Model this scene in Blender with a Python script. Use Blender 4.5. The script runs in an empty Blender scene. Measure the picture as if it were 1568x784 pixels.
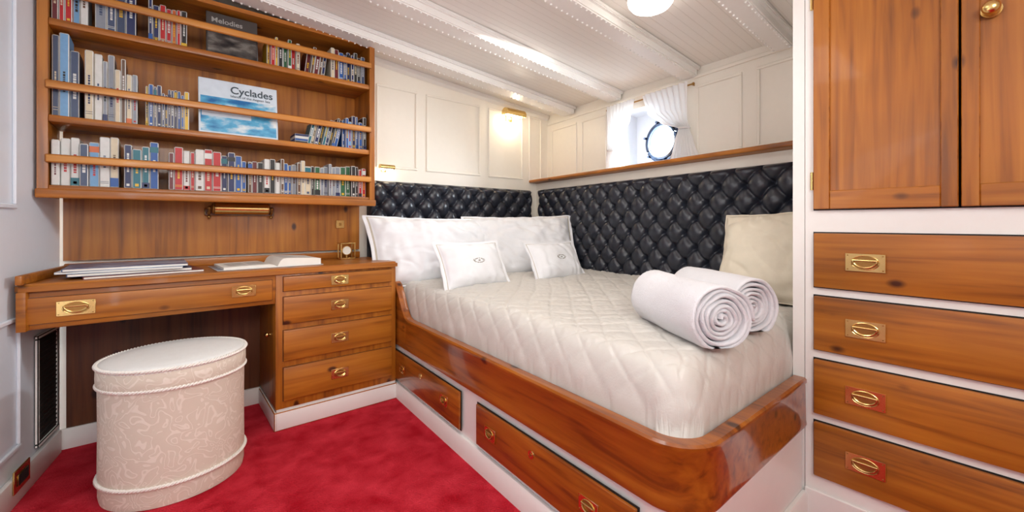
import bpy, bmesh, math, random
from mathutils import Vector, Matrix, noise
random.seed(7)
scene = bpy.context.scene
scene.view_settings.view_transform = 'Standard'
pi = math.pi

# ------------------------------------------------------------------ materials
def srgb(r, g, b):
    f = lambda c: (c/255/12.92) if c/255 <= .04045 else ((c/255+.055)/1.055)**2.4
    return (f(r), f(g), f(b), 1)

def mat_base(name):
    m = bpy.data.materials.new(name); m.use_nodes = True
    nt = m.node_tree
    return m, nt, nt.nodes['Principled BSDF']

def plain(name, col, rough=.5, metal=0, nscale=30, namp=.06, bump=.0, bscale=200, coat=0, sheen=0, emis=None, estr=0, aniso=(1,1,1)):
    m, nt, p = mat_base(name)
    N = nt.nodes; L = nt.links
    tc = N.new('ShaderNodeTexCoord')
    mp = N.new('ShaderNodeMapping'); mp.inputs['Scale'].default_value = aniso
    L.new(tc.outputs['Object'], mp.inputs[0])
    nz = N.new('ShaderNodeTexNoise'); nz.inputs['Scale'].default_value = nscale; nz.inputs['Detail'].default_value = 4
    L.new(mp.outputs[0], nz.inputs['Vector'])
    rp = N.new('ShaderNodeValToRGB')
    rp.color_ramp.elements[0].color = tuple(max(0, c*(1-namp*2)) for c in col[:3])+(1,)
    rp.color_ramp.elements[1].color = tuple(min(1, c*(1+namp*2)) for c in col[:3])+(1,)
    L.new(nz.outputs[0], rp.inputs[0]); L.new(rp.outputs[0], p.inputs['Base Color'])
    p.inputs['Roughness'].default_value = rough
    p.inputs['Metallic'].default_value = metal
    p.inputs['Coat Weight'].default_value = coat
    p.inputs['Coat Roughness'].default_value = .12
    p.inputs['Sheen Weight'].default_value = sheen
    if bump:
        n2 = N.new('ShaderNodeTexNoise'); n2.inputs['Scale'].default_value = bscale; n2.inputs['Detail'].default_value = 5
        L.new(mp.outputs[0], n2.inputs['Vector'])
        b = N.new('ShaderNodeBump'); b.inputs['Strength'].default_value = bump; b.inputs['Distance'].default_value = .004
        L.new(n2.outputs[0], b.inputs['Height']); L.new(b.outputs[0], p.inputs['Normal'])
    if emis:
        p.inputs['Emission Color'].default_value = emis; p.inputs['Emission Strength'].default_value = estr
    return m

def wood(name, axis, c_dark, c_mid, c_light, knots=True, seed=0, coat=.18, rough=.48):
    m, nt, p = mat_base(name); N = nt.nodes; L = nt.links
    tc = N.new('ShaderNodeTexCoord')
    mp = N.new('ShaderNodeMapping')
    s = [20, 20, 20]; s[axis] = 1.0
    mp.inputs['Scale'].default_value = s; mp.inputs['Location'].default_value = (seed, seed*1.7, seed*.3)
    L.new(tc.outputs['Object'], mp.inputs[0])
    nz = N.new('ShaderNodeTexNoise'); nz.inputs['Scale'].default_value = 1.8; nz.inputs['Detail'].default_value = 7; nz.inputs['Distortion'].default_value = .5
    L.new(mp.outputs[0], nz.inputs['Vector'])
    rp = N.new('ShaderNodeValToRGB'); e = rp.color_ramp.elements
    e[0].position = .3; e[0].color = c_dark; e[1].position = .72; e[1].color = c_light
    x = e.new(.48); x.color = c_mid
    L.new(nz.outputs[0], rp.inputs[0])
    out = rp.outputs[0]
    n3 = N.new('ShaderNodeTexNoise'); n3.inputs['Scale'].default_value = 3.0
    L.new(tc.outputs['Object'], n3.inputs['Vector'])
    mr = N.new('ShaderNodeMapRange'); mr.inputs[1].default_value = .3; mr.inputs[2].default_value = .7; mr.inputs[3].default_value = .84; mr.inputs[4].default_value = 1.1
    L.new(n3.outputs[0], mr.inputs[0])
    mm = N.new('ShaderNodeMixRGB'); mm.blend_type = 'MULTIPLY'; mm.inputs[0].default_value = 1
    L.new(out, mm.inputs[1]); L.new(mr.outputs[0], mm.inputs[2]); out = mm.outputs[0]
    if knots:
        mk = N.new('ShaderNodeMapping'); ks = [1, 1, 1]; ks[axis] = .6
        mk.inputs['Scale'].default_value = ks; mk.inputs['Location'].default_value = (seed*.37, seed*.71, .2)
        L.new(tc.outputs['Object'], mk.inputs[0])
        vo = N.new('ShaderNodeTexVoronoi'); vo.inputs['Scale'].default_value = 7
        L.new(mk.outputs[0], vo.inputs['Vector'])
        r2 = N.new('ShaderNodeValToRGB'); r2.color_ramp.elements[0].position = .06; r2.color_ramp.elements[0].color = (.16, .1, .07, 1)
        r2.color_ramp.elements[1].position = .12; r2.color_ramp.elements[1].color = (1, 1, 1, 1)
        L.new(vo.outputs['Distance'], r2.inputs[0])
        mx = N.new('ShaderNodeMixRGB'); mx.blend_type = 'MULTIPLY'; mx.inputs[0].default_value = 1
        L.new(out, mx.inputs[1]); L.new(r2.outputs[0], mx.inputs[2]); out = mx.outputs[0]
    L.new(out, p.inputs['Base Color'])
    p.inputs['Roughness'].default_value = rough
    p.inputs['Coat Weight'].default_value = coat; p.inputs['Coat Roughness'].default_value = .08
    return m

WD, WM, WL = srgb(124, 68, 10), srgb(164, 95, 18), srgb(184, 115, 32)
wood_x = wood('pine_grain_x', 0, WD, WM, WL, seed=1)
wood_y = wood('pine_grain_y', 1, WD, WM, WL, seed=2)
wood_z = wood('pine_grain_z', 2, WD, WM, WL, seed=3)
wood_bed = wood('pine_varnished', 1, srgb(110, 52, 8), srgb(152, 80, 14), srgb(174, 100, 24), seed=6, coat=.7, rough=.34)
wood_dark = wood('pine_dark', 2, srgb(66, 34, 14), srgb(92, 50, 22), srgb(110, 62, 30), seed=4)
wood_rail = wood('pine_rail', 0, srgb(170, 102, 32), srgb(196, 128, 50), srgb(212, 150, 70), knots=False, seed=5)
white = plain('white_paint', srgb(238, 232, 220), .4, namp=.01, bump=.05, bscale=60)
white_gloss = plain('white_gloss_paint', srgb(238, 236, 232), .38, namp=.01)
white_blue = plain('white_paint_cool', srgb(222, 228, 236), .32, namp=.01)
brass = plain('brass', srgb(222, 190, 124), .24, metal=1, namp=.05)
brass_dk = plain('brass_aged', srgb(166, 126, 70), .36, metal=.85, namp=.1)
chrome = plain('porthole_metal', srgb(96, 110, 134), .25, metal=1)
dark = plain('dark_void', srgb(22, 18, 16), .7)
leather = plain('navy_leather', srgb(37, 40, 50), .29, nscale=8, namp=.12, bump=.12, bscale=260)
linen_w = plain('white_cotton', srgb(234, 235, 238), .8, namp=.015, bump=.12, bscale=420, sheen=.1)
linen_beige = plain('beige_linen', srgb(222, 212, 192), .85, namp=.03, bump=.25, bscale=320, sheen=.1)
stitch = plain('beige_stitch', srgb(190, 182, 166), .8)
coverlet_m = plain('quilted_satin', srgb(208, 204, 197), .5, nscale=5, namp=.02, bump=.15, bscale=160, sheen=.1)
terry = plain('terry_towel', srgb(236, 236, 240), .95, namp=.02, bump=.9, bscale=380, sheen=.2)
paper = plain('paper', srgb(238, 234, 224), .7, namp=.02)
sheer = plain('curtain_sheer', srgb(246, 246, 246), .8, namp=.01)
nt = sheer.node_tree
tr = nt.nodes.new('ShaderNodeBsdfTranslucent'); tr.inputs[0].default_value = (.97, .97, .98, 1)
ms = nt.nodes.new('ShaderNodeMixShader'); ms.inputs[0].default_value = .45
nt.links.new(nt.nodes['Principled BSDF'].outputs[0], ms.inputs[1]); nt.links.new(tr.outputs[0], ms.inputs[2])
nt.links.new(ms.outputs[0], nt.nodes['Material Output'].inputs[0])
lamp_glass = plain('lamp_opal_glass', (1, .97, .9, 1), .3, emis=(1, .95, .86, 1), estr=5)
bulb = plain('bulb_glow', (1, .9, .7, 1), .3, emis=(1, .88, .66, 1), estr=22)
glassy, gnt, gp = mat_base('clear_glass')
gp.inputs['Base Color'].default_value = (.95, .98, 1, 1); gp.inputs['Roughness'].default_value = .02; gp.inputs['Alpha'].default_value = .12

def planks():
    m, nt, p = mat_base('ceiling_planks'); N = nt.nodes; L = nt.links
    tc = N.new('ShaderNodeTexCoord'); sx = N.new('ShaderNodeSeparateXYZ'); L.new(tc.outputs['Object'], sx.inputs[0])
    mu = N.new('ShaderNodeMath'); mu.operation = 'MULTIPLY'; mu.inputs[1].default_value = 22; L.new(sx.outputs[1], mu.inputs[0])
    fr = N.new('ShaderNodeMath'); fr.operation = 'FRACT'; L.new(mu.outputs[0], fr.inputs[0])
    rp = N.new('ShaderNodeValToRGB'); e = rp.color_ramp.elements
    e[0].position = 0; e[0].color = (0, 0, 0, 1); e[1].position = .10; e[1].color = (1, 1, 1, 1)
    L.new(fr.outputs[0], rp.inputs[0])
    b = N.new('ShaderNodeBump'); b.inputs['Strength'].default_value = .35; b.inputs['Distance'].default_value = .003
    L.new(rp.outputs[0], b.inputs['Height']); L.new(b.outputs[0], p.inputs['Normal'])
    mx = N.new('ShaderNodeMixRGB'); mx.inputs[1].default_value = srgb(216, 211, 202); mx.inputs[2].default_value = srgb(236, 232, 225)
    L.new(rp.outputs[0], mx.inputs[0]); L.new(mx.outputs[0], p.inputs['Base Color'])
    p.inputs['Roughness'].default_value = .45
    return m
plank_m = planks()

def carpet():
    m, nt, p = mat_base('red_carpet'); N = nt.nodes; L = nt.links
    tc = N.new('ShaderNodeTexCoord')
    n1 = N.new('ShaderNodeTexNoise'); n1.inputs['Scale'].default_value = 9; n1.inputs['Detail'].default_value = 7; n1.inputs['Distortion'].default_value = .3
    L.new(tc.outputs['Object'], n1.inputs['Vector'])
    rp = N.new('ShaderNodeValToRGB'); e = rp.color_ramp.elements
    e[0].position = .32; e[0].color = srgb(180, 18, 36); e[1].position = .68; e[1].color = srgb(222, 56, 72)
    L.new(n1.outputs[0], rp.inputs[0]); L.new(rp.outputs[0], p.inputs['Base Color'])
    n2 = N.new('ShaderNodeTexNoise'); n2.inputs['Scale'].default_value = 160; n2.inputs['Detail'].default_value = 4
    L.new(tc.outputs['Object'], n2.inputs['Vector'])
    ad = N.new('ShaderNodeMath'); ad.operation = 'MULTIPLY_ADD'; ad.inputs[1].default_value = 2.0
    L.new(n1.outputs[0], ad.inputs[0]); L.new(n2.outputs[0], ad.inputs[2])
    b = N.new('ShaderNodeBump'); b.inputs['Strength'].default_value = 1.0; b.inputs['Distance'].default_value = .012
    L.new(ad.outputs[0], b.inputs['Height']); L.new(b.outputs[0], p.inputs['Normal'])
    p.inputs['Roughness'].default_value = 1; p.inputs['Sheen Weight'].default_value = .12
    p.inputs['Sheen Tint'].default_value = srgb(255, 90, 100)
    p.inputs['Specular IOR Level'].default_value = .05
    return m
carpet_m = carpet()

def brocade():
    m, nt, p = mat_base('brocade_fabric'); N = nt.nodes; L = nt.links
    tc = N.new('ShaderNodeTexCoord')
    n1 = N.new('ShaderNodeTexNoise'); n1.inputs['Scale'].default_value = 17; n1.inputs['Detail'].default_value = 1; n1.inputs['Distortion'].default_value = .8
    L.new(tc.outputs['Object'], n1.inputs['Vector'])
    wv = N.new('ShaderNodeMath'); wv.operation = 'MULTIPLY'; wv.inputs[1].default_value = 42; L.new(n1.outputs[0], wv.inputs[0])
    sn = N.new('ShaderNodeMath'); sn.operation = 'SINE'; L.new(wv.outputs[0], sn.inputs[0])
    rp = N.new('ShaderNodeValToRGB'); e = rp.color_ramp.elements
    e[0].position = .5; e[0].color = srgb(220, 211, 194); e[1].position = .9; e[1].color = srgb(235, 228, 214)
    L.new(sn.outputs[0], rp.inputs[0]); L.new(rp.outputs[0], p.inputs['Base Color'])
    b = N.new('ShaderNodeBump'); b.inputs['Strength'].default_value = .8; b.inputs['Distance'].default_value = .003
    L.new(rp.outputs[0], b.inputs['Height']); L.new(b.outputs[0], p.inputs['Normal'])
    p.inputs['Roughness'].default_value = .7
    return m
brocade_m = brocade()
stool_top_m = plain('stool_top_fabric', srgb(230, 231, 228), .75, namp=.02, bump=.3, bscale=90)
braid_m = plain('braid_cord', srgb(238, 234, 226), .8, namp=.03, bump=.3, bscale=300)

def cushion_mat():
    m = linen_w.copy(); m.name = 'embroidered_cotton'; nt = m.node_tree; N = nt.nodes; L = nt.links; p = N['Principled BSDF']
    src = p.inputs['Base Color'].links[0].from_socket
    tc = N.new('ShaderNodeTexCoord'); mp = N.new('ShaderNodeMapping'); mp.inputs['Scale'].default_value = (1/.042, 1/.016, 0)
    L.new(tc.outputs['Object'], mp.inputs[0])
    ln = N.new('ShaderNodeVectorMath'); ln.operation = 'LENGTH'; L.new(mp.outputs[0], ln.inputs[0])
    rp = N.new('ShaderNodeValToRGB'); rp.color_ramp.interpolation = 'CONSTANT'; e = rp.color_ramp.elements
    e[0].position = 0; e[0].color = (1, 1, 1, 1); e[1].position = .3; e[1].color = (0, 0, 0, 1)
    x = e.new(.62); x.color = (1, 1, 1, 1); x = e.new(.95); x.color = (0, 0, 0, 1)
    L.new(ln.outputs['Value'], rp.inputs[0])
    nz = N.new('ShaderNodeTexNoise'); nz.inputs['Scale'].default_value = 130; L.new(tc.outputs['Object'], nz.inputs['Vector'])
    gt = N.new('ShaderNodeMath'); gt.operation = 'GREATER_THAN'; gt.inputs[1].default_value = .46; L.new(nz.outputs[0], gt.inputs[0])
    mu = N.new('ShaderNodeMath'); mu.operation = 'MULTIPLY'; L.new(rp.outputs[0], mu.inputs[0]); L.new(gt.outputs[0], mu.inputs[1])
    mx = N.new('ShaderNodeMixRGB'); L.new(mu.outputs[0], mx.inputs[0]); L.new(src, mx.inputs[1]); mx.inputs[2].default_value = srgb(150, 145, 134)
    L.new(mx.outputs[0], p.inputs['Base Color'])
    return m
crest_m = cushion_mat()

# ------------------------------------------------------------------ mesh builder
class B:
    def __init__(s, name, mats):
        s.name = name; s.bm = bmesh.new(); s.mats = mats; s.M = Matrix()
    def v(s, p): return s.bm.verts.new(s.M @ Vector(p))
    def face(s, vs, mat=0):
        try:
            f = s.bm.faces.new(vs); f.material_index = mat; return f
        except Exception: return None
    def box(s, x0, x1, y0, y1, z0, z1, mat=0, bev=0, seg=2, topfn=None):
        P = [(x0,y0,z0),(x1,y0,z0),(x1,y1,z0),(x0,y1,z0),(x0,y0,z1),(x1,y0,z1),(x1,y1,z1),(x0,y1,z1)]
        vs = [s.v(p) for p in P]
        if topfn:
            for w in vs[4:]: w.co.z = topfn(w.co.x, w.co.y)
        fs = [s.face([vs[i] for i in q], mat) for q in [(0,3,2,1),(4,5,6,7),(0,1,5,4),(1,2,6,5),(2,3,7,6),(3,0,4,7)]]
        if bev:
            es = {e for f in fs for e in f.edges}
            bmesh.ops.bevel(s.bm, geom=list(es), offset=bev, segments=seg, affect='EDGES', profile=.5)
    def cyl(s, p0, p1, r0, r1=None, n=20, mat=0, cap=True):
        r1 = r0 if r1 is None else r1
        p0, p1 = Vector(p0), Vector(p1); d = (p1-p0).normalized()
        a = d.orthogonal().normalized(); b = d.cross(a)
        A = [s.v(p0+r0*(math.cos(2*pi*i/n)*a+math.sin(2*pi*i/n)*b)) for i in range(n)]
        C = [s.v(p1+r1*(math.cos(2*pi*i/n)*a+math.sin(2*pi*i/n)*b)) for i in range(n)]
        for i in range(n): s.face([A[i], A[(i+1)%n], C[(i+1)%n], C[i]], mat)
        if cap: s.face(A[::-1], mat); s.face(C, mat)
    def sphere(s, c, r, mat=0, u=12, v=8, sc=(1,1,1)):
        c = Vector(c)
        top = s.v(c+Vector((0,0,r*sc[2]))); bot = s.v(c-Vector((0,0,r*sc[2]))); rings = []
        for j in range(1, v):
            ph = pi*j/v
            rings.append([s.v(c+Vector((r*sc[0]*math.sin(ph)*math.cos(2*pi*i/u), r*sc[1]*math.sin(ph)*math.sin(2*pi*i/u), r*sc[2]*math.cos(ph)))) for i in range(u)])
        for i in range(u):
            s.face([top, rings[0][i], rings[0][(i+1)%u]], mat); s.face([bot, rings[-1][(i+1)%u], rings[-1][i]], mat)
            for j in range(v-2): s.face([rings[j][i], rings[j+1][i], rings[j+1][(i+1)%u], rings[j][(i+1)%u]], mat)
    def tube(s, pts, r, n=8, mat=0, closed=False, rfn=None):
        pts = [Vector(p) for p in pts]; N = len(pts); rings = []
        for i, p in enumerate(pts):
            if closed: t = pts[(i+1)%N]-pts[i-1]
            else: t = pts[min(i+1,N-1)]-pts[max(i-1,0)]
            t.normalize(); up = Vector((0,0,1)) if abs(t.z) < .9 else Vector((0,1,0))
            a = t.cross(up).normalized(); b = a.cross(t)
            rr = rfn(i) if rfn else r
            rings.append([s.v(p+rr*(math.cos(2*pi*k/n)*a+math.sin(2*pi*k/n)*b)) for k in range(n)])
        for i in range(N if closed else N-1):
            A, C = rings[i], rings[(i+1)%N]
            for k in range(n): s.face([A[k], A[(k+1)%n], C[(k+1)%n], C[k]], mat)
        if not closed: s.face(rings[0][::-1], mat); s.face(rings[-1], mat)
    def grid(s, fn, nu, nv, mat=0, matfn=None):
        V = [[s.v(fn(i/nu, j/nv)) for j in range(nv+1)] for i in range(nu+1)]
        for i in range(nu):
            for j in range(nv):
                s.face([V[i][j], V[i+1][j], V[i+1][j+1], V[i][j+1]], matfn((i+.5)/nu, (j+.5)/nv) if matfn else mat)
        return V
    def done(s, smooth=True, parent=None, ang=40, recalc=True):
        if recalc: bmesh.ops.recalc_face_normals(s.bm, faces=s.bm.faces[:])
        me = bpy.data.meshes.new(s.name); s.bm.to_mesh(me); s.bm.free()
        for m in s.mats: me.materials.append(m)
        if smooth:
            me.polygons.foreach_set('use_smooth', [True]*len(me.polygons))
            me.set_sharp_from_angle(angle=math.radians(ang))
        ob = bpy.data.objects.new(s.name, me); scene.collection.objects.link(ob)
        if parent: ob.parent = parent
        return ob

def empty(name, loc=(0,0,0)):
    e = bpy.data.objects.new(name, None); e.empty_display_size = .1; scene.collection.objects.link(e); e.location = loc
    return e

def frame(o, xd, yd, zd=(0,0,1)):
    xd, yd, zd = Vector(xd).normalized(), Vector(yd).normalized(), Vector(zd).normalized()
    return Matrix(((xd.x,yd.x,zd.x,o[0]),(xd.y,yd.y,zd.y,o[1]),(xd.z,yd.z,zd.z,o[2]),(0,0,0,1)))

def pull(b, M, w, h, ib, idk):
    """flush campaign pull. local x = width, y = outward, z = up"""
    old = b.M; b.M = old @ M
    b.box(-w/2, w/2, 0, .004, -h/2, h/2, ib, .0015, 1)
    rx, rz = w*.34, h*.38
    n = 28
    C = [b.v((rx*math.cos(2*pi*i/n), .0046, rz*math.sin(2*pi*i/n))) for i in range(n)]
    b.face(C, idk)
    b.tube([(rx*math.cos(2*pi*i/n), .0045, rz*math.sin(2*pi*i/n)) for i in range(n)], .0016, 6, ib, closed=True)
    b.tube([(rx*.86*math.cos(pi+pi*i/14), .0072, h*.12+rz*1.02*math.sin(pi+pi*i/14)) for i in range(15)], .0028, 6, ib)
    b.cyl((-rx*.9, .0072, h*.12), (rx*.9, .0072, h*.12), .0026, mat=ib, n=8)
    for sx in (-1, 1):
        for sz in (-1, 1): b.sphere((sx*w*.43, .004, sz*h*.38), .0022, idk, 6, 4)
    b.M = old

# ------------------------------------------------------------------ room constants
def zc(x, y): return 1.968-.080*(x-2.70)+.03*(y-2.74)
YA = 2.74
LX = lambda y: -.34+.15*(y-2.75)
MB = frame((2.3246, 0, 0), (1, -.137, 0), (.137, 1, 0))
ML = frame((LX(0), 0, 0), (1, -.15, 0), (.15, 1, 0))

b = B('floor', [carpet_m]); b.box(-1.1, 2.9, -1.3, 2.9, -.05, 0); b.done(False)
b = B('ceiling', [plank_m])
P = [(-1.1,-1.3),(3.0,-1.3),(3.0,2.95),(-1.1,2.95)]
lo = [b.v((x,y,zc(x,y))) for x,y in P]; hi = [b.v((x,y,zc(x,y)+.05)) for x,y in P]
b.face(lo); b.face(hi)
for i in range(4): b.face([lo[i], lo[(i+1)%4], hi[(i+1)%4], hi[i]])
b.done(False)

def trimframe(b, x0, x1, z0, z1, y, w=.016, d=.010, mat=0):
    for (a0,a1,c0,c1) in ((x0,x1,z0,z0+w),(x0,x1,z1-w,z1),(x0,x0+w,z0+w,z1-w),(x1-w,x1,z0+w,z1-w)):
        b.box(a0, a1, min(y,y+d), max(y,y+d), c0, c1, mat, .003, 1)

b = B('wall_back', [white])
b.box(-.5, 2.85, YA, YA+.06, 0, 2, 0, topfn=lambda x,y: zc(x,y))
for (x0,x1) in ((1.10,1.40),(1.47,1.95),(2.03,2.40),(2.47,2.62)):
    trimframe(b, x0, x1, 1.37, 1.93, YA, d=-.008)
b.done(False)
b = B('wall_left', [white_blue]); b.M = ML
b.box(-.06, 0, -1.3, YA*1.0, 0, 2, topfn=lambda x,y: zc(x,y))
b.M = ML @ frame((0,0,0), (0,1,0), (1,0,0))
trimframe(b, .8, 1.55, 1.05, 1.9, 0); trimframe(b, 1.65, 2.33, 1.05, 1.9, 0)
trimframe(b, .8, 1.55, .18, .92, 0); trimframe(b, 1.65, 2.36, .18, .66, 0)
b.done(False)
b = B('wall_front', [white]); b.box(-.8, 2.4, -1.2, -1.14, 0, 2, topfn=lambda x,y: zc(x,y)); b.done(False)

b = B('wall_right', [white, white_blue]); b.M = MB
wy0, wy1, wz0, wz1 = 1.36, 1.90, 1.37, 1.80
b.box(0, .05, .4, wy0, 0, 2, topfn=zc); b.box(0, .05, wy1, 2.85, 0, 2, topfn=zc)
b.box(0, .05, wy0, wy1, wz1, 2, topfn=zc); b.box(0, .05, wy0, wy1, 0, wz0)
dp = .20
b.box(.05, dp, wy0-.03, wy0, wz0-.03, wz1+.03, 1); b.box(.05, dp, wy1, wy1+.03, wz0-.03, wz1+.03, 1)
b.box(.05, dp, wy0, wy1, wz1, wz1+.03, 1); b.box(.05, dp, wy0, wy1, wz0-.03, wz0, 1)
cy, cz, R = 1.655, 1.575, .115
n = 48
ci = [b.v((dp, cy+R*math.cos(2*pi*i/n), cz+R*math.sin(2*pi*i/n))) for i in range(n)]
co = []
for i in range(n):
    c, s_ = math.cos(2*pi*i/n), math.sin(2*pi*i/n)
    ty = ((wy1+.03-cy) if c > 0 else (wy0-.03-cy))/c if abs(c) > 1e-6 else 1e9
    tz = ((wz1+.03-cz) if s_ > 0 else (wz0-.03-cz))/s_ if abs(s_) > 1e-6 else 1e9
    t = min(ty, tz); co.append(b.v((dp, cy+t*c, cz+t*s_)))
for i in range(n): b.face([ci[i], ci[(i+1)%n], co[(i+1)%n], co[i]], 1)
b.M = MB @ frame((0,0,0), (0,1,0), (-1,0,0))
for (y0,y1) in ((2.02,2.30),(2.36,2.70),(.98,1.26),(.56,.90)):
    trimframe(b, y0, y1, 1.40, 1.83, 0, d=.008)
b.box(.5, 2.76, 0, .012, 1.875, 1.895, 0, .003, 1)
b.M = MB
b.box(-.14, 0, .52, 2.765, 0, 1.345)
b.done(False)

b = B('wall_partition', [white_gloss]); b.box(1.70, 2.40, .470, .505, 0, 2, topfn=zc); b.done(False)

b = B('trim_ledge', [wood_y]); b.M = MB
b.box(-.225, -.002, .525, 2.755, 1.347, 1.372, 0, .008, 3); b.done()

for i, (y, w) in enumerate(((2.42,.13),(1.90,.12),(1.29,.11),(.76,.10),(.20,.10),(-.40,.10))):
    b = B('trim_ceiling_beam', [white_gloss])
    x0 = LX(y)+.01; x1 = 2.3246+.137*y-.02 if y > .5 else 1.685; dz = .06
    def prism(ya, yb, z_off0, z_off1, bev=0):
        vs = []
        for x in (x0, x1):
            for (yy, zo) in ((ya,z_off0),(yb,z_off0),(yb,z_off1),(ya,z_off1)):
                vs.append(b.v((x, yy, zc(x,yy)+zo)))
        fs = [b.face([vs[j] for j in q]) for q in ((0,1,2,3),(4,5,6,7),(0,1,5,4),(1,2,6,5),(2,3,7,6),(3,0,4,7))]
        if bev:
            bmesh.ops.bevel(b.bm, geom=list({e for f in fs for e in f.edges}), offset=bev, segments=2, affect='EDGES')
    prism(y-w/2, y+w/2, -dz, -.001, .006)
    prism(y-w/2-.018, y+w/2+.018, -.022, -.001, .004)
    if y > 0:
        nb = int((x1-x0)/.035)
        for j in range(nb):
            x = x0+.02+(x1-x0-.04)*j/(nb-1)
            for sg in (-1, 1):
                yy = y+sg*(w/2-.012)
                b.sphere((x, yy, zc(x,yy)-dz-.001), .0055, 0, 6, 4)
    b.done(ang=50)
b = B('trim_cornice', [white_gloss])
vs = []
for x in (1.0, 2.69):
    for (yy, zo) in ((YA-.03,-.03),(YA-.001,-.045),(YA-.001,-.001),(YA-.03,-.001)): vs.append(b.v((x,yy,zc(x,yy)+zo)))
for q in ((0,1,2,3),(4,5,6,7),(0,1,5,4),(1,2,6,5),(2,3,7,6),(3,0,4,7)): b.face([vs[j] for j in q])
b.done(False)

b = B('baseboard_left', [white_gloss]); b.M = ML; b.box(.001, .018, -1.1, 2.70, 0, .10, 0, .004); b.done()
b = B('baseboard_back', [white_gloss]); b.box(-.34, .42, 2.685, 2.70, 0, .09, 0, .004); b.done()

# ------------------------------------------------------------------ bookcase
YF = 2.45
b = B('bookcase', [wood_x, wood_z, wood_rail])
x0, x1 = -.375, .975
b.box(LX(2.7)+.012, x1, 2.705, 2.735, .83, 2.06, 1)
def side(xa, xb):
    b.box(xa, xb, YF, 2.704, 1.105, 2, 1, topfn=lambda x,y: zc(x,y)-.004)
side(x0, x0+.03); side(x1-.03, x1)
for z in (1.150, 1.430, 1.815):
    b.box(x0+.03, x1-.03, YF+.004, 2.704, z-.028, z, 0, .004, 2)
b.box(x0-.004, x1+.004, YF-.012, YF+.006, 1.098, 1.135, 0, .006, 3)
b.box(x0+.03, x1-.03, YF+.02, 2.704, 2.045, 2.065, 0)
for z in (1.255, 1.548, 1.925):
    b.box(x0+.022, x1-.022, YF-.012, YF+.001, z-.017, z+.017, 2, .005, 3)
b.done()

# ------------------------------------------------------------------ books (one object)
cols = {'white':(208,208,204),'cream':(202,188,160),'grey':(132,138,148),'slate':(60,74,104),'navy':(20,32,82),
        'blue':(22,78,150),'teal':(14,100,114),'red':(176,16,22),'maroon':(98,20,28),'black':(24,22,24),
        'brown':(92,62,42),'yellow':(212,172,40),'green':(36,90,56),'sky':(108,156,198),'orange':(200,96,34)}
names = list(cols); bmats = [plain('book_'+c, srgb(*cols[c]), .45, nscale=60, namp=.05) for c in names]
ix = {c:i for i,c in enumerate(names)}; ip = len(bmats); bmats.append(paper)
b = B('books', bmats)
light = {'white','cream','sky','yellow','grey'}
def book(x, w, z, h, d, y, c, lean=0):
    old = b.M
    b.M = Matrix.Translation((x, y, z)) @ Matrix.Rotation(lean, 4, 'Y')
    b.box(0, w, 0, d, 0, h, ix[c], min(.003, w*.25), 1)
    b.box(w*.12, w*.88, .004, d-.002, h-.0005, h+.0008, ip)
    ink = random.choice(['black','navy','red','slate','maroon','brown']) if c in light else random.choice(['white','cream','yellow','white'])
    z0 = random.uniform(.22, .4)*h; z1 = z0+random.uniform(.2, .42)*h
    zz = z0; tw = random.uniform(.22,.38)*w
    while zz < z1:
        st = random.uniform(.004, .012)
        b.box(w*.5-tw/2, w*.5+tw/2, -.0005, .001, zz, zz+st, ix[ink]); zz += st+.0025
    r = random.random()
    if r < .25:
        c2 = random.choice(['red','navy','blue','black','yellow','white','teal','orange'])
        a = random.choice([.02, .78]); b.box(.0004, w-.0004, -.0006, .001, a*h, (a+random.uniform(.08,.18))*h, ix[c2])
    elif r < .5:
        for a in (.08, .11): b.box(w*.08, w*.92, -.0006, .001, a*h, a*h+.0018, ix[ink])
    if random.random() < .35: b.box(w*.3, w*.7, -.0006, .001, .05*h, .05*h+w*.4, ix[ink])
    b.M = old
def row(xa, xb, z, seq, h0, h1, w0, w1, lean=0.0, yo=0):
    x = xa; last = None
    while True:
        w = random.uniform(w0, w1)
        if x+w > xb: break
        u = (x-xa)/max(.01, xb-xa)
        h = (h0+(h1-h0)*u)*random.uniform(.84, 1.06)
        c = random.choice([q for q in seq if q != last] or seq) if random.random() < .75 else (last or seq[0]); last = c
        book(x, w, z+.0005+(abs(w*math.sin(lean)) if lean > 0 else 0), h, random.uniform(.11,.15), YF+.022+yo+random.uniform(0,.022), c, lean)
        x += w/math.cos(lean)+.0010
row(-.34, -.13, 1.15, ['white','cream','grey','white','slate','white','sky'], .21, .205, .018, .034)
row(-.125, .02, 1.15, ['teal','blue','navy','slate','teal','green'], .205, .195, .022, .038)
row(.025, .33, 1.15, ['red','white','red','cream','navy','blue','white','maroon'], .195, .182, .016, .034)
row(.335, .94, 1.15, ['cream','brown','black','maroon','red','navy','grey','blue','white','brown','green'], .178, .188, .014, .032)
row(-.34, -.25, 1.43, ['slate','sky','navy','slate'], .325, .31, .018, .03)
row(-.245, -.06, 1.43, ['white','cream','white','maroon','brown','white','grey'], .295, .24, .014, .028)
row(-.055, .10, 1.43, ['blue','yellow','green','blue','red','white','navy'], .188, .165, .009, .018)
row(.61, .78, 1.43, ['black','navy','blue','teal','cream'], .14, .17, .012, .022, lean=.22)
row(.80, .94, 1.43, ['blue','navy','sky','cream','blue','black'], .185, .19, .012, .022)
for q in range(4):
    b.box(.55, .63, YF+.03, YF+.14, 1.4305+q*.0125, 1.4425+q*.0125, ix[['black','blue','white','navy'][q]], .001, 1)
row(-.34, -.22, 1.815, ['red','maroon','teal','sky','white'], .20, .20, .016, .028)
row(-.215, -.05, 1.815, ['slate','navy','grey','teal'], .20, .19, .024, .038)
row(-.045, .10, 1.815, ['black','red','orange','navy','brown'], .19, .17, .014, .024)
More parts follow.
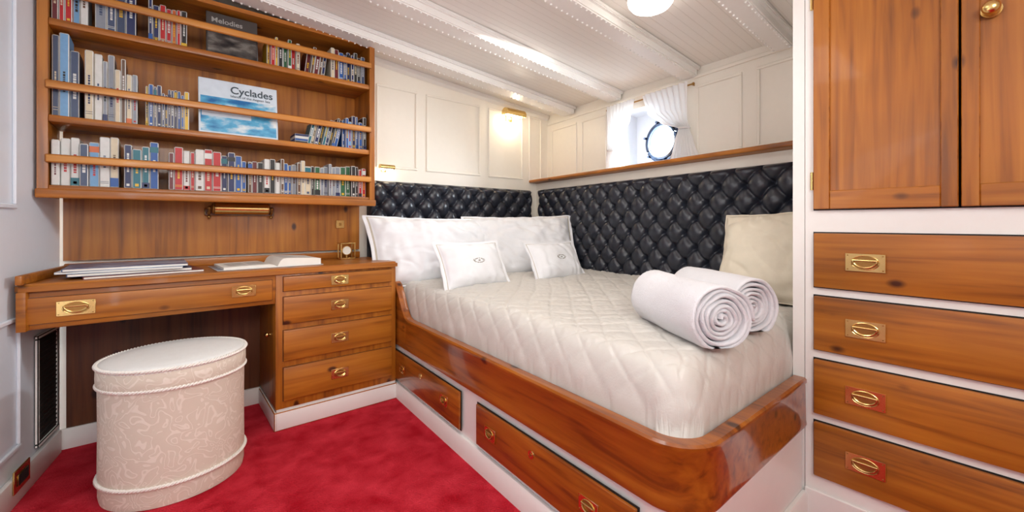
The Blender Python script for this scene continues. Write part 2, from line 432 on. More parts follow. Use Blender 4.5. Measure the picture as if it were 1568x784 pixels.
row(.42, .58, 1.815, ['yellow','cream','green','blue','red','black'], .15, .155, .012, .022)
row(.60, .71, 1.815, ['black','navy','maroon','brown'], .15, .15, .012, .024, lean=.12)
row(.735, .94, 1.815, ['navy','black','slate','maroon','cream','blue'], .165, .17, .014, .026)
b.done(ang=30)

def cover_mat(name, c1, c2, c3, sc):
    m, nt, p = mat_base(name); N = nt.nodes; L = nt.links
    tc = N.new('ShaderNodeTexCoord'); mp = N.new('ShaderNodeMapping'); mp.inputs['Scale'].default_value = (1,1,2.2)
    L.new(tc.outputs['Object'], mp.inputs[0])
    nz = N.new('ShaderNodeTexNoise'); nz.inputs['Scale'].default_value = sc; nz.inputs['Detail'].default_value = 6; L.new(mp.outputs[0], nz.inputs['Vector'])
    rp = N.new('ShaderNodeValToRGB'); e = rp.color_ramp.elements
    e[0].position = .35; e[0].color = c1; e[1].position = .65; e[1].color = c3; x = e.new(.5); x.color = c2
    L.new(nz.outputs[0], rp.inputs[0]); L.new(rp.outputs[0], p.inputs['Base Color']); p.inputs['Roughness'].default_value = .3
    return m
isl = cover_mat('cover_island_photo', srgb(24,100,160), srgb(86,168,206), srgb(226,232,232), 9)
drk = cover_mat('cover_dark_photo', srgb(40,38,40), srgb(82,78,74), srgb(130,126,120), 14)
covw = plain('cover_white', srgb(206, 218, 228), .3)
txt = plain('print_ink', srgb(60, 74, 84), .5)
greyink = plain('print_grey', srgb(170,168,164), .5)
def text(s, M, size, parent, m, name, off=.012):
    cu = bpy.data.curves.new(name, 'FONT'); cu.body = s; cu.size = size; cu.extrude = .0003; cu.offset = size*off
    cu.materials.append(m)
    o = bpy.data.objects.new(name, cu); scene.collection.objects.link(o); o.matrix_world = M
    if parent: o.parent = parent
    return o
e = empty('display_book')
b = B('cover', [covw, isl, paper])
b.M = Matrix.Translation((.135, YF+.030, 1.4315)) @ Matrix.Rotation(-.14, 4, 'X')
b.box(0, .335, 0, .018, 0, .275, 0, .002, 1)
b.box(.008, .327, -.0006, .001, .01, .185, 1)
b.box(.012, .215, -.001, .001, .085, .125, 0)
mm = b.M.copy(); b.done(parent=e)
text('Cyclades', mm @ Matrix.Translation((.128, -.001, .215)) @ Matrix.Rotation(pi/2, 4, 'X'), .052, e, txt, 'title', .014)
text('Islands of the Aegean Sea', mm @ Matrix.Translation((.128, -.001, .195)) @ Matrix.Rotation(pi/2, 4, 'X'), .017, e, txt, 'subtitle', 0)
e = empty('display_book')
b = B('cover', [plain('cover_charcoal', srgb(74, 70, 68), .35), drk])
b.M = Matrix.Translation((.165, YF+.035, 1.8165)) @ Matrix.Rotation(-.14, 4, 'X')
b.box(0, .215, 0, .014, 0, .215, 0, .002, 1); b.box(.006, .209, -.0006, .001, .008, .14, 1)
mm = b.M.copy(); b.done(parent=e)
text('Melodies', mm @ Matrix.Translation((.02, -.001, .165)) @ Matrix.Rotation(pi/2, 4, 'X'), .036, e, greyink, 'title')

# ------------------------------------------------------------------ desk
DZ = .78; DF = 2.255
e = empty('desk')
b = B('body', [wood_x, wood_z, wood_dark, white_gloss, wood_rail])
xl = -.402; xr = 1.03
pts = [(xl,DF+.03),(xl+.012,DF+.008),(xl+.035,DF),(xr,DF),(xr,2.70),(LX(2.70)+.022,2.70),(LX(2.45)+.022,2.45)]
lo = [b.v((x,y,DZ-.028)) for x,y in pts]; hi = [b.v((x,y,DZ)) for x,y in pts]
fs = [b.face(lo[::-1],0), b.face(hi,0)]+[b.face([lo[i],lo[(i+1)%len(pts)],hi[(i+1)%len(pts)],hi[i]],0) for i in range(len(pts))]
bmesh.ops.bevel(b.bm, geom=list(fs[1].edges), offset=.008, segments=3, affect='EDGES')
b.box(-.33, .97, 2.675, 2.70, DZ, DZ+.038, 0, .004)
b.M = ML; b.box(.024, .042, 2.26, 2.70, DZ, DZ+.034, 0, .004); b.M = Matrix()
b.box(xl+.012, .42, DF+.02, DF+.045, .612, DZ-.028, 0, .003)
b.M = ML; b.box(.02, .045, 2.28, 2.70, .612, DZ-.028, 0, .002); b.M = Matrix()
b.box(-.377, .407, DF+.017, DF+.022, .630, .730, 2)
b.box(-.375, .405, DF+.008, DF+.022, .632, .728, 0, .004)
PF = DF+.02
b.box(.42, 1.028, PF, 2.70, .10, DZ-.028, 1, .002)
for (z0,z1) in ((.668,.738),(.508,.640),(.330,.478),(.138,.298)):
    b.box(.4495, 1.0025, PF-.0015, PF+.001, z0-.0025, z1+.0025, 2)
    b.box(.452, 1.0, PF-.013, PF+.002, z0, z1, 0, .004)
b.box(.425, 1.028, PF+.006, 2.70, 0, .10, 3)
b.box(.418, 1.032, PF-.008, PF+.006, 0, .088, 3, .004)
b.box(.412, .425, PF-.008, 2.68, 0, .088, 3, .004)
b.box(-.325, .42, 2.70, 2.72, .0, DZ-.02, 2)
b.done(parent=e)
b = B('brass_pulls', [brass, brass_dk])
FX = lambda x, y, z: frame((x, y, z), (1,0,0), (0,-1,0))
pull(b, FX(-.246, DF+.008, .682), .105, .056, 0, 1); pull(b, FX(.29, DF+.008, .688), .095, .052, 0, 1)
for z in (.703, .574, .404, .218): pull(b, FX(.715, PF-.013, z), .088, .05, 0, 1)
b.sphere((.405, 2.40, .44), .012, 0, 12, 8); b.cyl((.42, 2.40, .44), (.405, 2.40, .44), .005, mat=0, n=10)
b.done(parent=e)

b = B('vent_grille', [dark, white_gloss]); b.M = ML @ frame((0,0,0),(0,1,0),(1,0,0))
b.box(2.50, 2.68, .001, .006, .13, .54, 0)
trimframe(b, 2.485, 2.695, .115, .555, .001, w=.014, d=.012, mat=1)
for i in range(22): b.box(2.50, 2.68, .006, .009, .14+i*.0185, .146+i*.0185, 0)
b.done(False)
b = B('wall_socket', [brass, dark]); b.M = ML @ frame((0,0,0),(0,1,0),(1,0,0))
b.box(2.26, 2.38, .019, .025, .05, .13, 0, .002, 1); b.box(2.28, 2.36, .025, .028, .07, .11, 1, .001, 1); b.done()

b = B('light_switch', [brass, brass_dk]); b.box(.83, .88, 2.699, 2.7045, .965, 1.015, 0, .0015, 1)
b.box(.848, .862, 2.694, 2.700, .982, .998, 1, .001, 1); b.done()

b = B('reading_lamp', [brass, brass_dk, wood_dark])
b.box(.17, .49, 2.690, 2.7045, 1.035, 1.075, 2, .003, 1)
b.cyl((.21, 2.645, 1.075), (.45, 2.645, 1.075), .030, n=28, mat=0)
for x in (.205, .452): b.sphere((x, 2.645, 1.075), .028, 1, 14, 8, sc=(.35,1,1))
for x in (.188, .47):
    b.tube([(x,2.69,1.05),(x,2.67,1.045),(x,2.652,1.055),(x,2.645,1.075)], .006, 8, 1)
    b.sphere((x, 2.645, 1.075), .010, 1)
    b.sphere((x, 2.668, 1.030), .009, 1)
b.done()

cm1 = cover_mat('magazine_cover', srgb(36,62,104), srgb(82,112,152), srgb(150,172,194), 12)
b = B('magazine_stack', [cm1, paper, bmats[ix['maroon']], covw, bmats[ix['slate']]])
zz = DZ+.0006
for i, (rz, dx, dy, m_, th) in enumerate(((.14,.045,-.008,2,.010),(.06,.01,.004,4,.012),(-.04,-.01,.0,3,.008),(.03,0,.008,0,.011))):
    b.M = Matrix.Translation((-.105+dx, 2.462+dy, zz)) @ Matrix.Rotation(rz, 4, 'Z')
    b.box(-.19, .19, -.13, .13, 0.001, th-.001, 1)
    b.box(-.192, .192, -.132, .132, th-.0015, th-.0002, m_); b.box(-.192, .192, -.132, .132, .0, .0014, m_)
    b.box(-.193, -.190, -.132, .132, .0, th-.0002, m_)
    zz += th
b.done(False)

b = B('open_book', [paper, bmats[ix['grey']], txt])
OM = Matrix.Translation((.43, 2.46, DZ+.0006)) @ Matrix.Rotation(.06, 4, 'Z'); b.M = OM
b.box(-.245, .215, -.14, .14, 0, .003, 1, .001, 1)
for sg, th in ((-1, .014), (1, .040)):
    def pg(u, v, sg=sg, th=th):
        x = sg*u*.22 if sg < 0 else u*.205
        z = .003 + th*min(1, (u*7)**.5)*(1-.25*u*u) if u > 0 else .004
        return (x, -.132+.264*v, z)
    V = b.grid(pg, 16, 4, 0)
    for j in (0, 4):
        base = [b.v((0,0,0)) for i in range(17)]
        for i in range(17): base[i].co = (V[i][j].co.x, V[i][j].co.y, DZ+.0036)
        for i in range(16): b.face([V[i][j], V[i+1][j], base[i+1], base[i]], 0)
    bb = [b.v((0,0,0)) for _ in range(5)]
    for j in range(5): bb[j].co = (V[16][j].co.x, V[16][j].co.y, DZ+.0036)
    for j in range(4): b.face([V[16][j], V[16][j+1], bb[j+1], bb[j]], 0)
    # printed text lines on the pages
    for q in range(9):
        vv = .18+.07*q
        for (ua, ub) in ((.15,.5),(.54,.88)):
            A = [pg(ua, vv), pg(ub, vv), pg(ub, vv+.018), pg(ua, vv+.018)]
            b.face([b.v((p_[0], p_[1], p_[2]+.0012)) for p_ in A], 1)
b.done(ang=50)

b = B('desk_clock', [brass, glassy, dark, paper])
cx, cyy, s = .86, 2.60, .040
for sx in (-1,1):
    for sy in (-1,1): b.box(cx+sx*s-.003, cx+sx*s+.003, cyy+sy*s*.7-.003, cyy+sy*s*.7+.003, DZ+.001, DZ+.095, 0)
b.box(cx-s-.005, cx+s+.005, cyy-s*.7-.005, cyy+s*.7+.005, DZ+.0005, DZ+.010, 0, .002, 1)
b.box(cx-s-.005, cx+s+.005, cyy-s*.7-.005, cyy+s*.7+.005, DZ+.092, DZ+.100, 0, .002, 1)
b.cyl((cx, cyy-.006, DZ+.052), (cx, cyy+.006, DZ+.052), .028, n=24, mat=0)
b.cyl((cx, cyy-.008, DZ+.052), (cx, cyy-.006, DZ+.052), .024, n=24, mat=3)
b.box(cx-.004, cx+.004, cyy-.004, cyy+.004, DZ+.010, DZ+.03, 0)
b.done()

# ------------------------------------------------------------------ stool
b = B('ottoman_stool', [brocade_m, stool_top_m, braid_m])
SC = Vector((.046, 2.125, 0)); ax, ay = .228, .212
prof = [(.0,.002,0),(.97,.002,0),(.985,.02,0),(.985,.075,0),(.99,.10,0),(.985,.25,0),(.99,.405,0),(1.0,.415,0),(1.012,.42,0),(1.015,.445,0),(1.01,.475,0),(.985,.487,1),(.9,.494,1),(.6,.500,1),(.3,.503,1),(.0,.504,1)]
n = 72; rings = []
for (r, z, m_) in prof:
    rings.append([b.v((SC.x+ax*r*math.cos(2*pi*i/n), SC.y+ay*r*math.sin(2*pi*i/n), z)) for i in range(n)] if r > 0 else [b.v((SC.x, SC.y, z))])
for j in range(len(rings)-1):
    A, C = rings[j], rings[j+1]; m_ = prof[j+1][2]
    for i in range(n):
        if len(A) == 1: b.face([A[0], C[(i+1)%n], C[i]], m_)
        elif len(C) == 1: b.face([A[i], A[(i+1)%n], C[0]], m_)
        else: b.face([A[i], A[(i+1)%n], C[(i+1)%n], C[i]], m_)
for (r, z) in ((1.0,.414),(1.0,.076),(1.01,.484)):
    N = 360
    for ph in (0, pi):
        pts = []
        for i in range(N):
            a = 2*pi*i/N; q = a*60+ph
            rr = .0035
            pts.append((SC.x+(ax*r+rr*math.cos(q))*math.cos(a), SC.y+(ay*r+rr*math.cos(q))*math.sin(a), z+rr*math.sin(q)))
        b.tube(pts, .0042, 5, 2, closed=True)
b.done(ang=60)

# ------------------------------------------------------------------ bed
XF = lambda y: .90+.063*y
FY = .472; RC = .11; HY = 2.655
def bed_path(off=0.0, y_start=HY, x_end=1.694):
    nf = Vector((-1, .063)).normalized()
    out = []
    cyc = FY+RC; cxc = XF(cyc)+RC*1.0
    a0 = math.atan2(nf.y, nf.x); a0 = a0 if a0 > 0 else a0+2*pi
    N = 46
    for i in range(N+1):
        y = y_start+(cyc-y_start)*i/N
        out.append((XF(y), y, nf.x, nf.y))
    K = 14
    for i in range(1, K+1):
        a = a0+(1.5*pi-a0)*i/K
        out.append((cxc+RC*math.cos(a), cyc+RC*math.sin(a), math.cos(a), math.sin(a)))
    for i in range(1, 10):
        x = cxc+(x_end-cxc)*i/9
        out.append((x, FY, 0, -1))
    return [(x+off*nx, y+off*ny, nx, ny) for x,y,nx,ny in out]
def sstep(t): t = max(0, min(1, t)); return t*t*(3-2*t)
def ztop(x, y): return .470+.195*sstep((y-2.13)/.20)
e = empty('bed')
def sweep(b, path, prof_fn, mat):
    R = []
    for (x,y,nx,ny) in path:
        R.append([b.v((x+nx*o, y+ny*o, z)) for (o,z) in prof_fn(x,y)])
    m = len(R[0])
    for i in range(len(R)-1):
        for j in range(m): b.face([R[i][j], R[i][(j+1)%m], R[i+1][(j+1)%m], R[i+1][j]], mat)
    b.face(R[0], mat); b.face(R[-1][::-1], mat)
b = B('side_board', [wood_bed, white_gloss])
def pf(x, y):
    t = ztop(x,y); w = .032
    return [(0,.302),(.006,.302),(.010,.312),(.008,.326),(.006,t-.022),(.010,t-.016),(.010,t-.006),(.004,t),(-w+.004,t),(-w,t-.006),(-w,.302)]
sweep(b, bed_path(), pf, 0)
sweep(b, bed_path(-.004), lambda x,y: [(0,.001),(0,.303),(-.025,.303),(-.025,.001)], 1)
sweep(b, bed_path(-.004), lambda x,y: [(0.001,.0),(.018,.0),(.018,.074),(.012,.084),(0.001,.084)], 1)
b.done(parent=e, ang=35)
dy = Vector((.063, 1, 0)).normalized()
def MFb(y, z): return frame((XF(y)-.004, y, z), (-dy.x,-dy.y,0), (-1,.063,0))
b = B('drawers', [wood_bed, dark, brass, brass_dk])
for (ya, yb, za, zb) in ((2.305,1.53,.105,.276),(1.40,.615,.105,.276)):
    b.M = MFb(ya, 0); ln = (ya-yb)/dy.y
    b.box(0, ln, .0005, .003, za, zb, 1)
    b.box(.005, ln-.005, .001, .012, za+.005, zb-.005, 0, .003, 2)
b.M = Matrix()
for y in (2.17, 1.67, 1.29, .78): 
    pull(b, MFb(y, .192) @ Matrix.Translation((0,.012,0)), .075, .05, 2, 3)
for y in (1.93, 1.04):
    b.M = MFb(y, .225); b.cyl((0,.011,0), (0,.015,0), .014, n=20, mat=2); b.cyl((0,.015,0), (0,.016,0), .006, n=12, mat=3)
b.M = Matrix()
b.done(parent=e)
b = B('quilted_coverlet', [coverlet_m])
XB = lambda y: 2.3246-.205*1.0+.137*y
Y0, Y1 = FY+.036, 2.645; TH = .655; ZB = .452
def mat_fn(u, v):
    y = Y0+(Y1-Y0)*(v**1.25)
    xa = XF(y)+.034; xb = XB(y)
    x = xa+(xb-xa)*(u**1.25)
    dF, dB = x-xa, y-Y0; rc = .10
    if dF < rc and dB < rc:
        h = math.hypot(rc-dF, rc-dB); d = rc-h
        if d < 0:
            f = rc/h; x = xa+rc-(rc-dF)*f; y = Y0+rc-(rc-dB)*f; d = 0
    else: d = min(dF, dB)
    r = .09; t = min(1, d/r)
    prof = (1-(1-t)**2.4)**(1/2.4) if t < 1 else 1
    th = TH-.012*math.exp(-((x-xa)/.5)**2)
    z = ZB+(th-ZB)*prof
    D = .088
    drop = (1-prof)*.16
    qx = x-(drop if dF <= dB else 0); qy = y-(drop if dB < dF else 0)
    wv = noise.noise(Vector((qx*3, qy*3, 7)))*.012
    qx += wv; qy -= wv
    p, q = (qx+qy)/(D*1.4), (qx-qy)/(D*1.4)
    lp = abs(math.sin(pi*p)); lq = abs(math.sin(pi*q))
    qh = (1-math.exp(-lp*7))*(1-math.exp(-lq*7))*(.75+.25*lp*lq)
    nz = noise.noise(Vector((x*4, y*4, 1)))*.008+noise.noise(Vector((x*14, y*14, 4)))*.004
    nz += (abs(noise.noise(Vector((x*34, y*34, 9))))-.3)*.0042+noise.noise(Vector((x*70, y*70, 3)))*.0012
    z += (qh*.0068+nz)*min(1, prof*1.2) if t > 0 else 0
    o = (1-prof)*(qh*.008+noise.noise(Vector((x*12,y*12,z*12)))*.010) if t > 0 else 0
    return (x-(o if dF < dB else 0), y-(o if dB <= dF else 0), z)
b.grid(mat_fn, 240, 330)
b.done(ang=180, parent=e)
b = B('mattress_core', [linen_w]); 
vs = [(XF(Y0+.1)+.10,Y0+.08),(XB(Y0)-.03,Y0+.08),(XB(2.6)-.03,2.62),(XF(2.6)+.10,2.62)]
lo = [b.v((x,y,.02)) for x,y in vs]; hi = [b.v((x,y,.60)) for x,y in vs]
b.face(lo); b.face(hi)
for i in range(4): b.face([lo[i],lo[(i+1)%4],hi[(i+1)%4],hi[i]])
b.done(False, parent=e)

# ------------------------------------------------------------------ tufted headboard
hb = empty('tufted_headboard')
def tuft(name, M, W, z0, z1, sx=.138, sz=.165, off=0):
    b = B(name, [leather]); b.M = M
    H = z1-z0; base, puff = .014, .050
    nu, nv = int(W/.0065), int(H/.0065)
    def fn(u, v):
        x, z = u*W, v*H
        p, q = (x/sx+(z-.03)/sz)+off, (x/sx-(z-.03)/sz)+off
        s = (abs(math.sin(pi*p))*abs(math.sin(pi*q)))**.6
        dx = p-round(p); dz = q-round(q)
        d = math.hypot(dx, dz)
        fold = .014*(math.exp(-(abs(dx)/.045))+math.exp(-(abs(dz)/.045)))*.5
        hgt = base+puff*(.42+.55*s)-fold-.030*math.exp(-(d/.15)**2)
        hgt += noise.noise(Vector((x*24, z*24, 2)))*.002+noise.noise(Vector((x*60, z*60, 2)))*.0007
        ed = min(x, W-x, H-z); t = min(1, ed/.035)
        hgt = hgt*(1-(1-t)**2)**.5 if t < 1 else hgt
        return (x, max(.001, hgt), z0+z)
    b.grid(fn, nu, nv)
    pm = int(W/sx+H/sz)+3
    for i in range(-pm, pm):
        for j in range(-pm, pm):
            pp, qq = i-off, j-off
            x = (pp+qq)/2*sx; z = (pp-qq)/2*sz+.03
            if .04 < x < W-.04 and .02 < z < H-.035:
                b.sphere((x, base+puff*.42-.034, z0+z), .012, 0, 12, 6, sc=(1,.7,1))
    b.box(0, W, 0.0, .006, z0, z1, 0)
    b.done(ang=180, parent=hb)
tuft('panel_back', frame((1.035, 2.732, 0), (1,0,0), (0,-1,0)), 1.44, .50, 1.280)
tuft('panel_side', MB @ frame((-.142, 2.665, 0), (0,-1,0), (-1,0,0)), 2.14, .50, 1.285)

# ------------------------------------------------------------------ pillows
def pillow(name, w, h, t, flange, mats, M, seed=0, sag=.05, wr=.008, band=True):
    b = B(name, mats); n = 90; F = 1+flange
    def one(sgn):
        def fn(u, v):
            X, Y = (u*2-1)*F, (v*2-1)*F
            x, y = max(-1, min(1, X)), max(-1, min(1, Y))
            th = max(0, (1-abs(x)**3.2)*(1-abs(y)**3.2))**.55
            sx = 1-sag*(1-y*y)*abs(x); sy = 1-sag*(1-x*x)*abs(y)
            px, py = X*w/2/F*sx, Y*h/2/F*sy
            q = Vector((px*7+seed, py*7, sgn*3))
            wn = noise.noise(q)*wr+noise.noise(q*2.7)*wr*.55
            fd = noise.noise(Vector((px*6+py*10+seed, (px-py)*4, seed)))
            wn -= (.25-abs(fd))*wr*1.6 if abs(fd) < .25 else 0
            e_ = th*(1-th)*4
            cr = math.sin(px*90+noise.noise(q)*6)*.0026*e_+math.sin(py*80+seed)*.0026*e_
            pz = sgn*(t/2*th+.0022)+sgn*(wn+cr)*min(1, th*2)
            if max(abs(X), abs(Y)) > 1: 
                pz += noise.noise(Vector((px*14, py*14, seed)))*.010*(max(abs(X),abs(Y))-1)/max(.001,flange)
            return (px, py, pz)
        def mf(u, v):
            a = max(abs(u*2-1), abs(v*2-1))*F
            return 1 if (band and abs(a-1-.010) < .013) else 0
        b.grid(fn, n, n, matfn=mf)
    one(1); one(-1)
    ob = b.done(ang=180); ob.matrix_world = M
    return ob
def stand(x, y, z, yaw, lean, roll=0):
    return Matrix.Translation((x,y,z)) @ Matrix.Rotation(yaw,4,'Z') @ Matrix.Rotation(pi/2-lean,4,'X') @ Matrix.Rotation(roll,4,'Z')
pillow('bed_pillow', .94, .48, .20, .07, [linen_w, stitch], stand(1.40, 2.43, .822, -.03, .46, -.02), 1, wr=.020)
pillow('bed_pillow', .86, .48, .20, .07, [linen_w, stitch], stand(2.02, 2.31, .835, -.42, .46, .02), 5, wr=.020)
pillow('throw_cushion', .455, .30, .13, .13, [crest_m, stitch], stand(1.375, 2.00, .757, .0, .50), 9, wr=.007)
pillow('throw_cushion', .44, .28, .13, .13, [crest_m, stitch], stand(1.965, 1.92, .752, -.04, .52), 13, wr=.007)
pillow('beige_pillow', .39, .42, .17, .05, [linen_beige, stitch],
       Matrix.Translation((2.045,.720,.850)) @ Matrix.Rotation(-pi/2-.12,4,'Z') @ Matrix.Rotation(pi/2-.34,4,'X') @ Matrix.Rotation(.06,4,'Z'), 17, wr=.012)

# ------------------------------------------------------------------ rolled towels
def towel(x, y, z, ang, Ln, R, seed):
    b = B('rolled_towel', [terry, stitch])
    b.M = Matrix.Translation((x,y,z)) @ Matrix.Rotation(ang, 4, 'Z')
    turns = 6.5; N = int(turns*40); pitch = (R-.006)/turns
    prev = None
    for i in range(N+1):
        th = 2*pi*turns*i/N; r = .006+pitch*th/(2*pi)
        ph = th+seed
        wob = 1+.09*noise.noise(Vector((math.cos(ph)*1.2, math.sin(ph)*1.2, seed+th*.08)))
        ri, ro = (r-pitch*.43)*wob, (r+pitch*.43)*wob
        ez = .012*noise.noise(Vector((th*.5, seed, 2)))
        prof = [(ri, .005+ez), ((ri+ro)/2, -.004+ez), (ro-pitch*.12, .003+ez), (ro, .014), (ro, Ln*.25), (ro, Ln*.5), (ro, Ln*.75), (ro, Ln-.012), ((ri+ro)/2, Ln+.004), (ri, Ln-.004), (ri, Ln*.5)]
        c, s_ = math.cos(ph), math.sin(ph)
        ring = []
        for (rr, a) in prof:
            if rr == ro: rr = rr+.006*noise.noise(Vector((a*9, ph*.9, seed)))
            zz = rr*s_
            if zz < -R*.84: zz = -R*.84
            ring.append(b.v((a, rr*c*1.05, zz)))
        if prev:
            for j in range(len(ring)): b.face([prev[j], prev[(j+1)%len(ring)], ring[(j+1)%len(ring)], ring[j]], 0)
        else: b.face(ring)
        prev = ring
    b.face(prev)
    # beige piped hem along the loose outer edge
    hem = [w_.co.copy() for w_ in prev[3:8]]
    b.M = Matrix(); b.tube(hem, .0035, 6, 1)
    b.done(ang=180)
towel(1.195, .522, .664+.068, math.radians(60), .38, .094, 1.2-pi*.35)
towel(1.445, .540, .664+.068, math.radians(60), .36, .092, 2.6)

# ------------------------------------------------------------------ wardrobe
w = empty('built_in_wardrobe')
b = B('carcass', [white_gloss]); b.box(1.70, 2.28, -1.13, .468, 0, 2, topfn=lambda x,y: zc(x,y)-.001)
b.box(1.690, 1.70, -1.13, .468, 0, .10, 0, .003, 1)
b.done(False, parent=w)
b = B('fronts', [wood_y, wood_z, dark, brass, brass_dk])
for (ya, yb) in ((.440, -.36),):
    for (z0,z1) in ((.785,.965),(.575,.754),(.361,.542),(.153,.332)):
        b.box(1.6985, 1.6995, yb-.004, ya+.004, z0-.004, z1+.004, 2)
        b.box(1.684, 1.6995, yb, ya, z0, z1, 0, .003, 2)
def door(ya, yb, sl, sr):
    z0, z1 = 1.045, 1.86
    b.box(1.6985, 1.6995, yb-.004, ya+.004, z0-.004, z1+.004, 2)
    b.box(1.680, 1.699, ya-sl, ya, z0, z1, 1, .002, 1); b.box(1.680, 1.699, yb, yb+sr, z0, z1, 1, .002, 1)
    b.box(1.680, 1.699, yb+sr, ya-sl, z0, z0+.06, 0, .002, 1); b.box(1.680, 1.699, yb+sr, ya-sl, z1-.06, z1, 0, .002, 1)
    b.box(1.689, 1.699, yb+sr, ya-sl, z0+.06, z1-.06, 1)
door(.440, .105, .045, .035); door(.100, -.36, .035, .045)
b.cyl((1.680, .045, 1.56), (1.664, .045, 1.56), .008, mat=3, n=14)
b.cyl((1.681, .045, 1.56), (1.677, .045, 1.56), .020, mat=3, n=24)
b.sphere((1.655, .045, 1.56), .018, 3, 20, 14, sc=(.75,1,1))
for z in (.875, .665, .452, .243):
    pull(b, frame((1.684, .305, z), (0,-1,0), (-1,0,0)), .100, .058, 3, 4)
    pull(b, frame((1.684, -.22, z), (0,-1,0), (-1,0,0)), .100, .058, 3, 4)
for z in (1.14, 1.75): b.cyl((1.694, .447, z-.03), (1.694, .447, z+.03), .005, mat=3, n=10)
b.done(parent=w)

# ------------------------------------------------------------------ window, curtains
b = B('window_1', [chrome, glassy]); b.M = MB
b.tube([(dp-.012, cy+(R+.018)*math.cos(2*pi*i/48), cz+(R+.018)*math.sin(2*pi*i/48)) for i in range(48)], .016, 8, 0, closed=True)
b.tube([(dp-.030, cy+(R+.004)*math.cos(2*pi*i/48), cz+(R+.004)*math.sin(2*pi*i/48)) for i in range(48)], .009, 8, 0, closed=True)
b.cyl((dp-.004, cy, cz), (dp-.001, cy, cz), R, n=48, mat=1)
for i in range(6):
    a = 2*pi*i/6+.3
    b.cyl((dp-.045, cy+(R+.028)*math.cos(a), cz+(R+.028)*math.sin(a)), (dp-.008, cy+(R+.028)*math.cos(a), cz+(R+.028)*math.sin(a)), .009, mat=0, n=10)
b.box(dp-.04, dp-.005, cy-.16, cy-.12, cz-.02, cz+.02, 0, .004, 1)
b.done()
b = B('curtain_rod', [brass_dk, brass]); b.M = MB
b.cyl((-.032, 1.26, 1.838), (-.032, 1.98, 1.838), .005, mat=0, n=12)
for y in (1.26, 1.98): b.sphere((-.032, y, 1.838), .009, 0)
for y in (1.275, 1.965): b.cyl((0, y, 1.838), (-.032, y, 1.838), .004, mat=0, n=8)
b.done()
def curtain(left):
    b = B('curtain', [sheer]); b.M = MB
    def fn(u, v):
        z = 1.856-(1.856-1.378)*v
        if left:
            keys = [(1.856,1.96,1.70),(1.72,1.955,1.74),(1.60,1.955,1.82),(1.53,1.95,1.885),(1.46,1.965,1.865),(1.378,1.97,1.83)]
        else:
            keys = [(1.856,1.285,1.63),(1.72,1.285,1.58),(1.64,1.285,1.48),(1.58,1.275,1.345),(1.50,1.25,1.38),(1.378,1.21,1.42)]
        for a, c in zip(keys, keys[1:]):
            if a[0] >= z >= c[0]-1e-6:
                t = (a[0]-z)/(a[0]-c[0]); t = sstep(t)*.5+t*.5
                ya = a[1]+(c[1]-a[1])*t; yb = a[2]+(c[2]-a[2])*t; break
        wd = abs(yb-ya)
        amp = .008+.006*min(1, .10/max(.03,wd))
        fx = -.052-amp*math.sin(u*2*pi*8+math.sin(v*5)*.6)-.003*noise.noise(Vector((u*9, v*6, 3)))
        return (fx, ya+(yb-ya)*u, z)
    b.grid(fn, 96, 44)
    y, z = (1.918, 1.53) if left else (1.31, 1.58)
    hw = .036
    b.tube([(-.050+.022*math.sin(2*pi*i/20), y+hw*math.cos(2*pi*i/20), z+.006*math.cos(2*pi*i/20)) for i in range(20)], .006, 6, 0, closed=True)
    b.done(ang=180, recalc=False)
curtain(True); curtain(False)

# ------------------------------------------------------------------ lamps
cl = empty('ceiling_lamp')
lx, ly = 1.63, 1.02; lz = zc(lx, ly)
b = B('fixture', [brass, lamp_glass])
b.cyl((lx,ly,lz-.001), (lx,ly,lz-.022), .104, .098, n=40, mat=0)
prof = [(.092,-.020),(.097,-.035),(.093,-.052),(.080,-.068),(.056,-.080),(.028,-.086),(.0,-.088)]
rg = [[b.v((lx+r*math.cos(2*pi*i/40), ly+r*math.sin(2*pi*i/40), lz+z)) for i in range(40)] if r else [b.v((lx,ly,lz+z))] for r, z in prof]
for j in range(len(rg)-1):
    for i in range(40):
        if len(rg[j+1]) == 1: b.face([rg[j][i], rg[j][(i+1)%40], rg[j+1][0]], 1)
        else: b.face([rg[j][i], rg[j][(i+1)%40], rg[j+1][(i+1)%40], rg[j+1][i]], 1)
b.done(parent=cl)

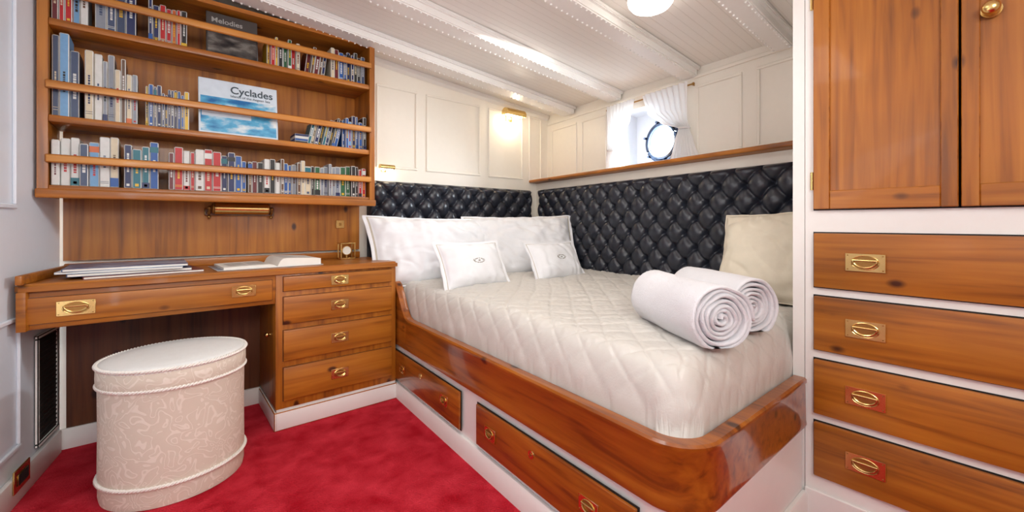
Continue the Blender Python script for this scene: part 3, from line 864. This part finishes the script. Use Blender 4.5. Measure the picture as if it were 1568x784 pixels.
def sconce(x, z, s, out, power):
    e = empty('wall_sconce')
    b = B('fitting', [brass, bulb, brass_dk])
    y0 = YA-.0005
    b.box(x-.03*s, x+.03*s, y0-.012, y0, z-.045*s, z+.035*s, 0, .004, 2)
    b.tube([(x,y0-.01,z),(x,y0-out*.5,z+.004),(x,y0-out,z+.012*s)], .006, 8, 0)
    hw = .09*s; rr = .038*s; cyy = y0-out; czz = z
    def fn(u, v):
        a = -.05*pi+1.2*pi*v
        return (x-hw+2*hw*u, cyy+rr*math.cos(a), czz+rr*math.sin(a))
    b.grid(fn, 6, 16)
    def fn2(u, v):
        a = -.05*pi+1.2*pi*v
        return (x-hw+2*hw*u, cyy+(rr-.002)*math.cos(a), czz+(rr-.002)*math.sin(a))
    b.grid(fn2, 6, 16)
    for sx in (-1, 1):
        pts = [b.v((x+sx*hw, cyy+rr*math.cos(-.05*pi+1.2*pi*i/16), czz+rr*math.sin(-.05*pi+1.2*pi*i/16))) for i in range(17)]
        b.face(pts, 0)
    b.cyl((x-hw*.8, cyy, czz-.008), (x+hw*.8, cyy, czz-.008), .014*s, mat=1, n=12)
    b.done(parent=e)
    l = bpy.data.lights.new('sconce_bulb', 'POINT'); l.energy = power; l.color = (1, .84, .62); l.shadow_soft_size = .03
    o = bpy.data.objects.new('sconce_bulb', l); scene.collection.objects.link(o); o.location = (x, cyy, czz-.06*s); o.parent = e
sconce(2.24, 1.895, 1.1, .075, 1.6)
sconce(1.15, 1.365, .55, .06, .3)

# ------------------------------------------------------------------ lights / world / camera
def area(name, loc, tgt, size, power, col=(1,1,1), sy=None):
    l = bpy.data.lights.new(name, 'AREA'); l.energy = power; l.size = size; l.color = col
    if sy: l.shape = 'RECTANGLE'; l.size_y = sy
    o = bpy.data.objects.new(name, l); scene.collection.objects.link(o); o.location = loc
    d = Vector(tgt)-Vector(loc); o.rotation_euler = d.to_track_quat('-Z','Y').to_euler()
area('key_softbox', (.1, -.7, 1.75), (1.2, 2.2, 1.1), .9, 22, (1,.97,.93), .5)  # added softbox behind the camera, not a cabin fitting
area('fill_overhead', (.45, .95, 1.90), (.45, 1.0, 0), .7, 10, (1,.97,.93))  # added soft fill from above, separate from the ceiling lamp
area('fill_bed', (1.55, 1.6, 1.86), (1.6, 2.2, 1.0), .5, 3.5, (1,.95,.88))  # added fill over the bed, no fixture belongs to it
area('fill_up', (.7, .6, 1.15), (1.2, 1.4, 2.1), .7, 4, (1,.96,.9))  # added upward fill to brighten ceiling and beams, no real uplighter
area('fill_left', (-.45, .3, 1.5), (-.3, 2.4, 1.0), .4, 4.5, (.8,.9,1))  # added cool fill along the left wall, unseen source
wd = bpy.data.worlds.new('world'); scene.world = wd; wd.use_nodes = True
bg = wd.node_tree.nodes['Background']; bg.inputs[0].default_value = (.82,.92,1,1); bg.inputs[1].default_value = 9
pw = MB @ Vector((dp+.22, cy-.12, cz+.08)); pt = MB @ Vector((0, cy+.08, cz-.02))
area('daylight', pw, pt, .4, 110, (.85,.93,1))

cam = bpy.data.cameras.new('camera'); co_ = bpy.data.objects.new('camera', cam); scene.collection.objects.link(co_)
cam.sensor_width = 36; cam.lens = 36*645/1568; cam.shift_y = -51/1568; cam.clip_start = .02
co_.location = (0,0,1.0); co_.rotation_euler = (pi/2, 0, -math.atan2(.639,.768))
scene.camera = co_
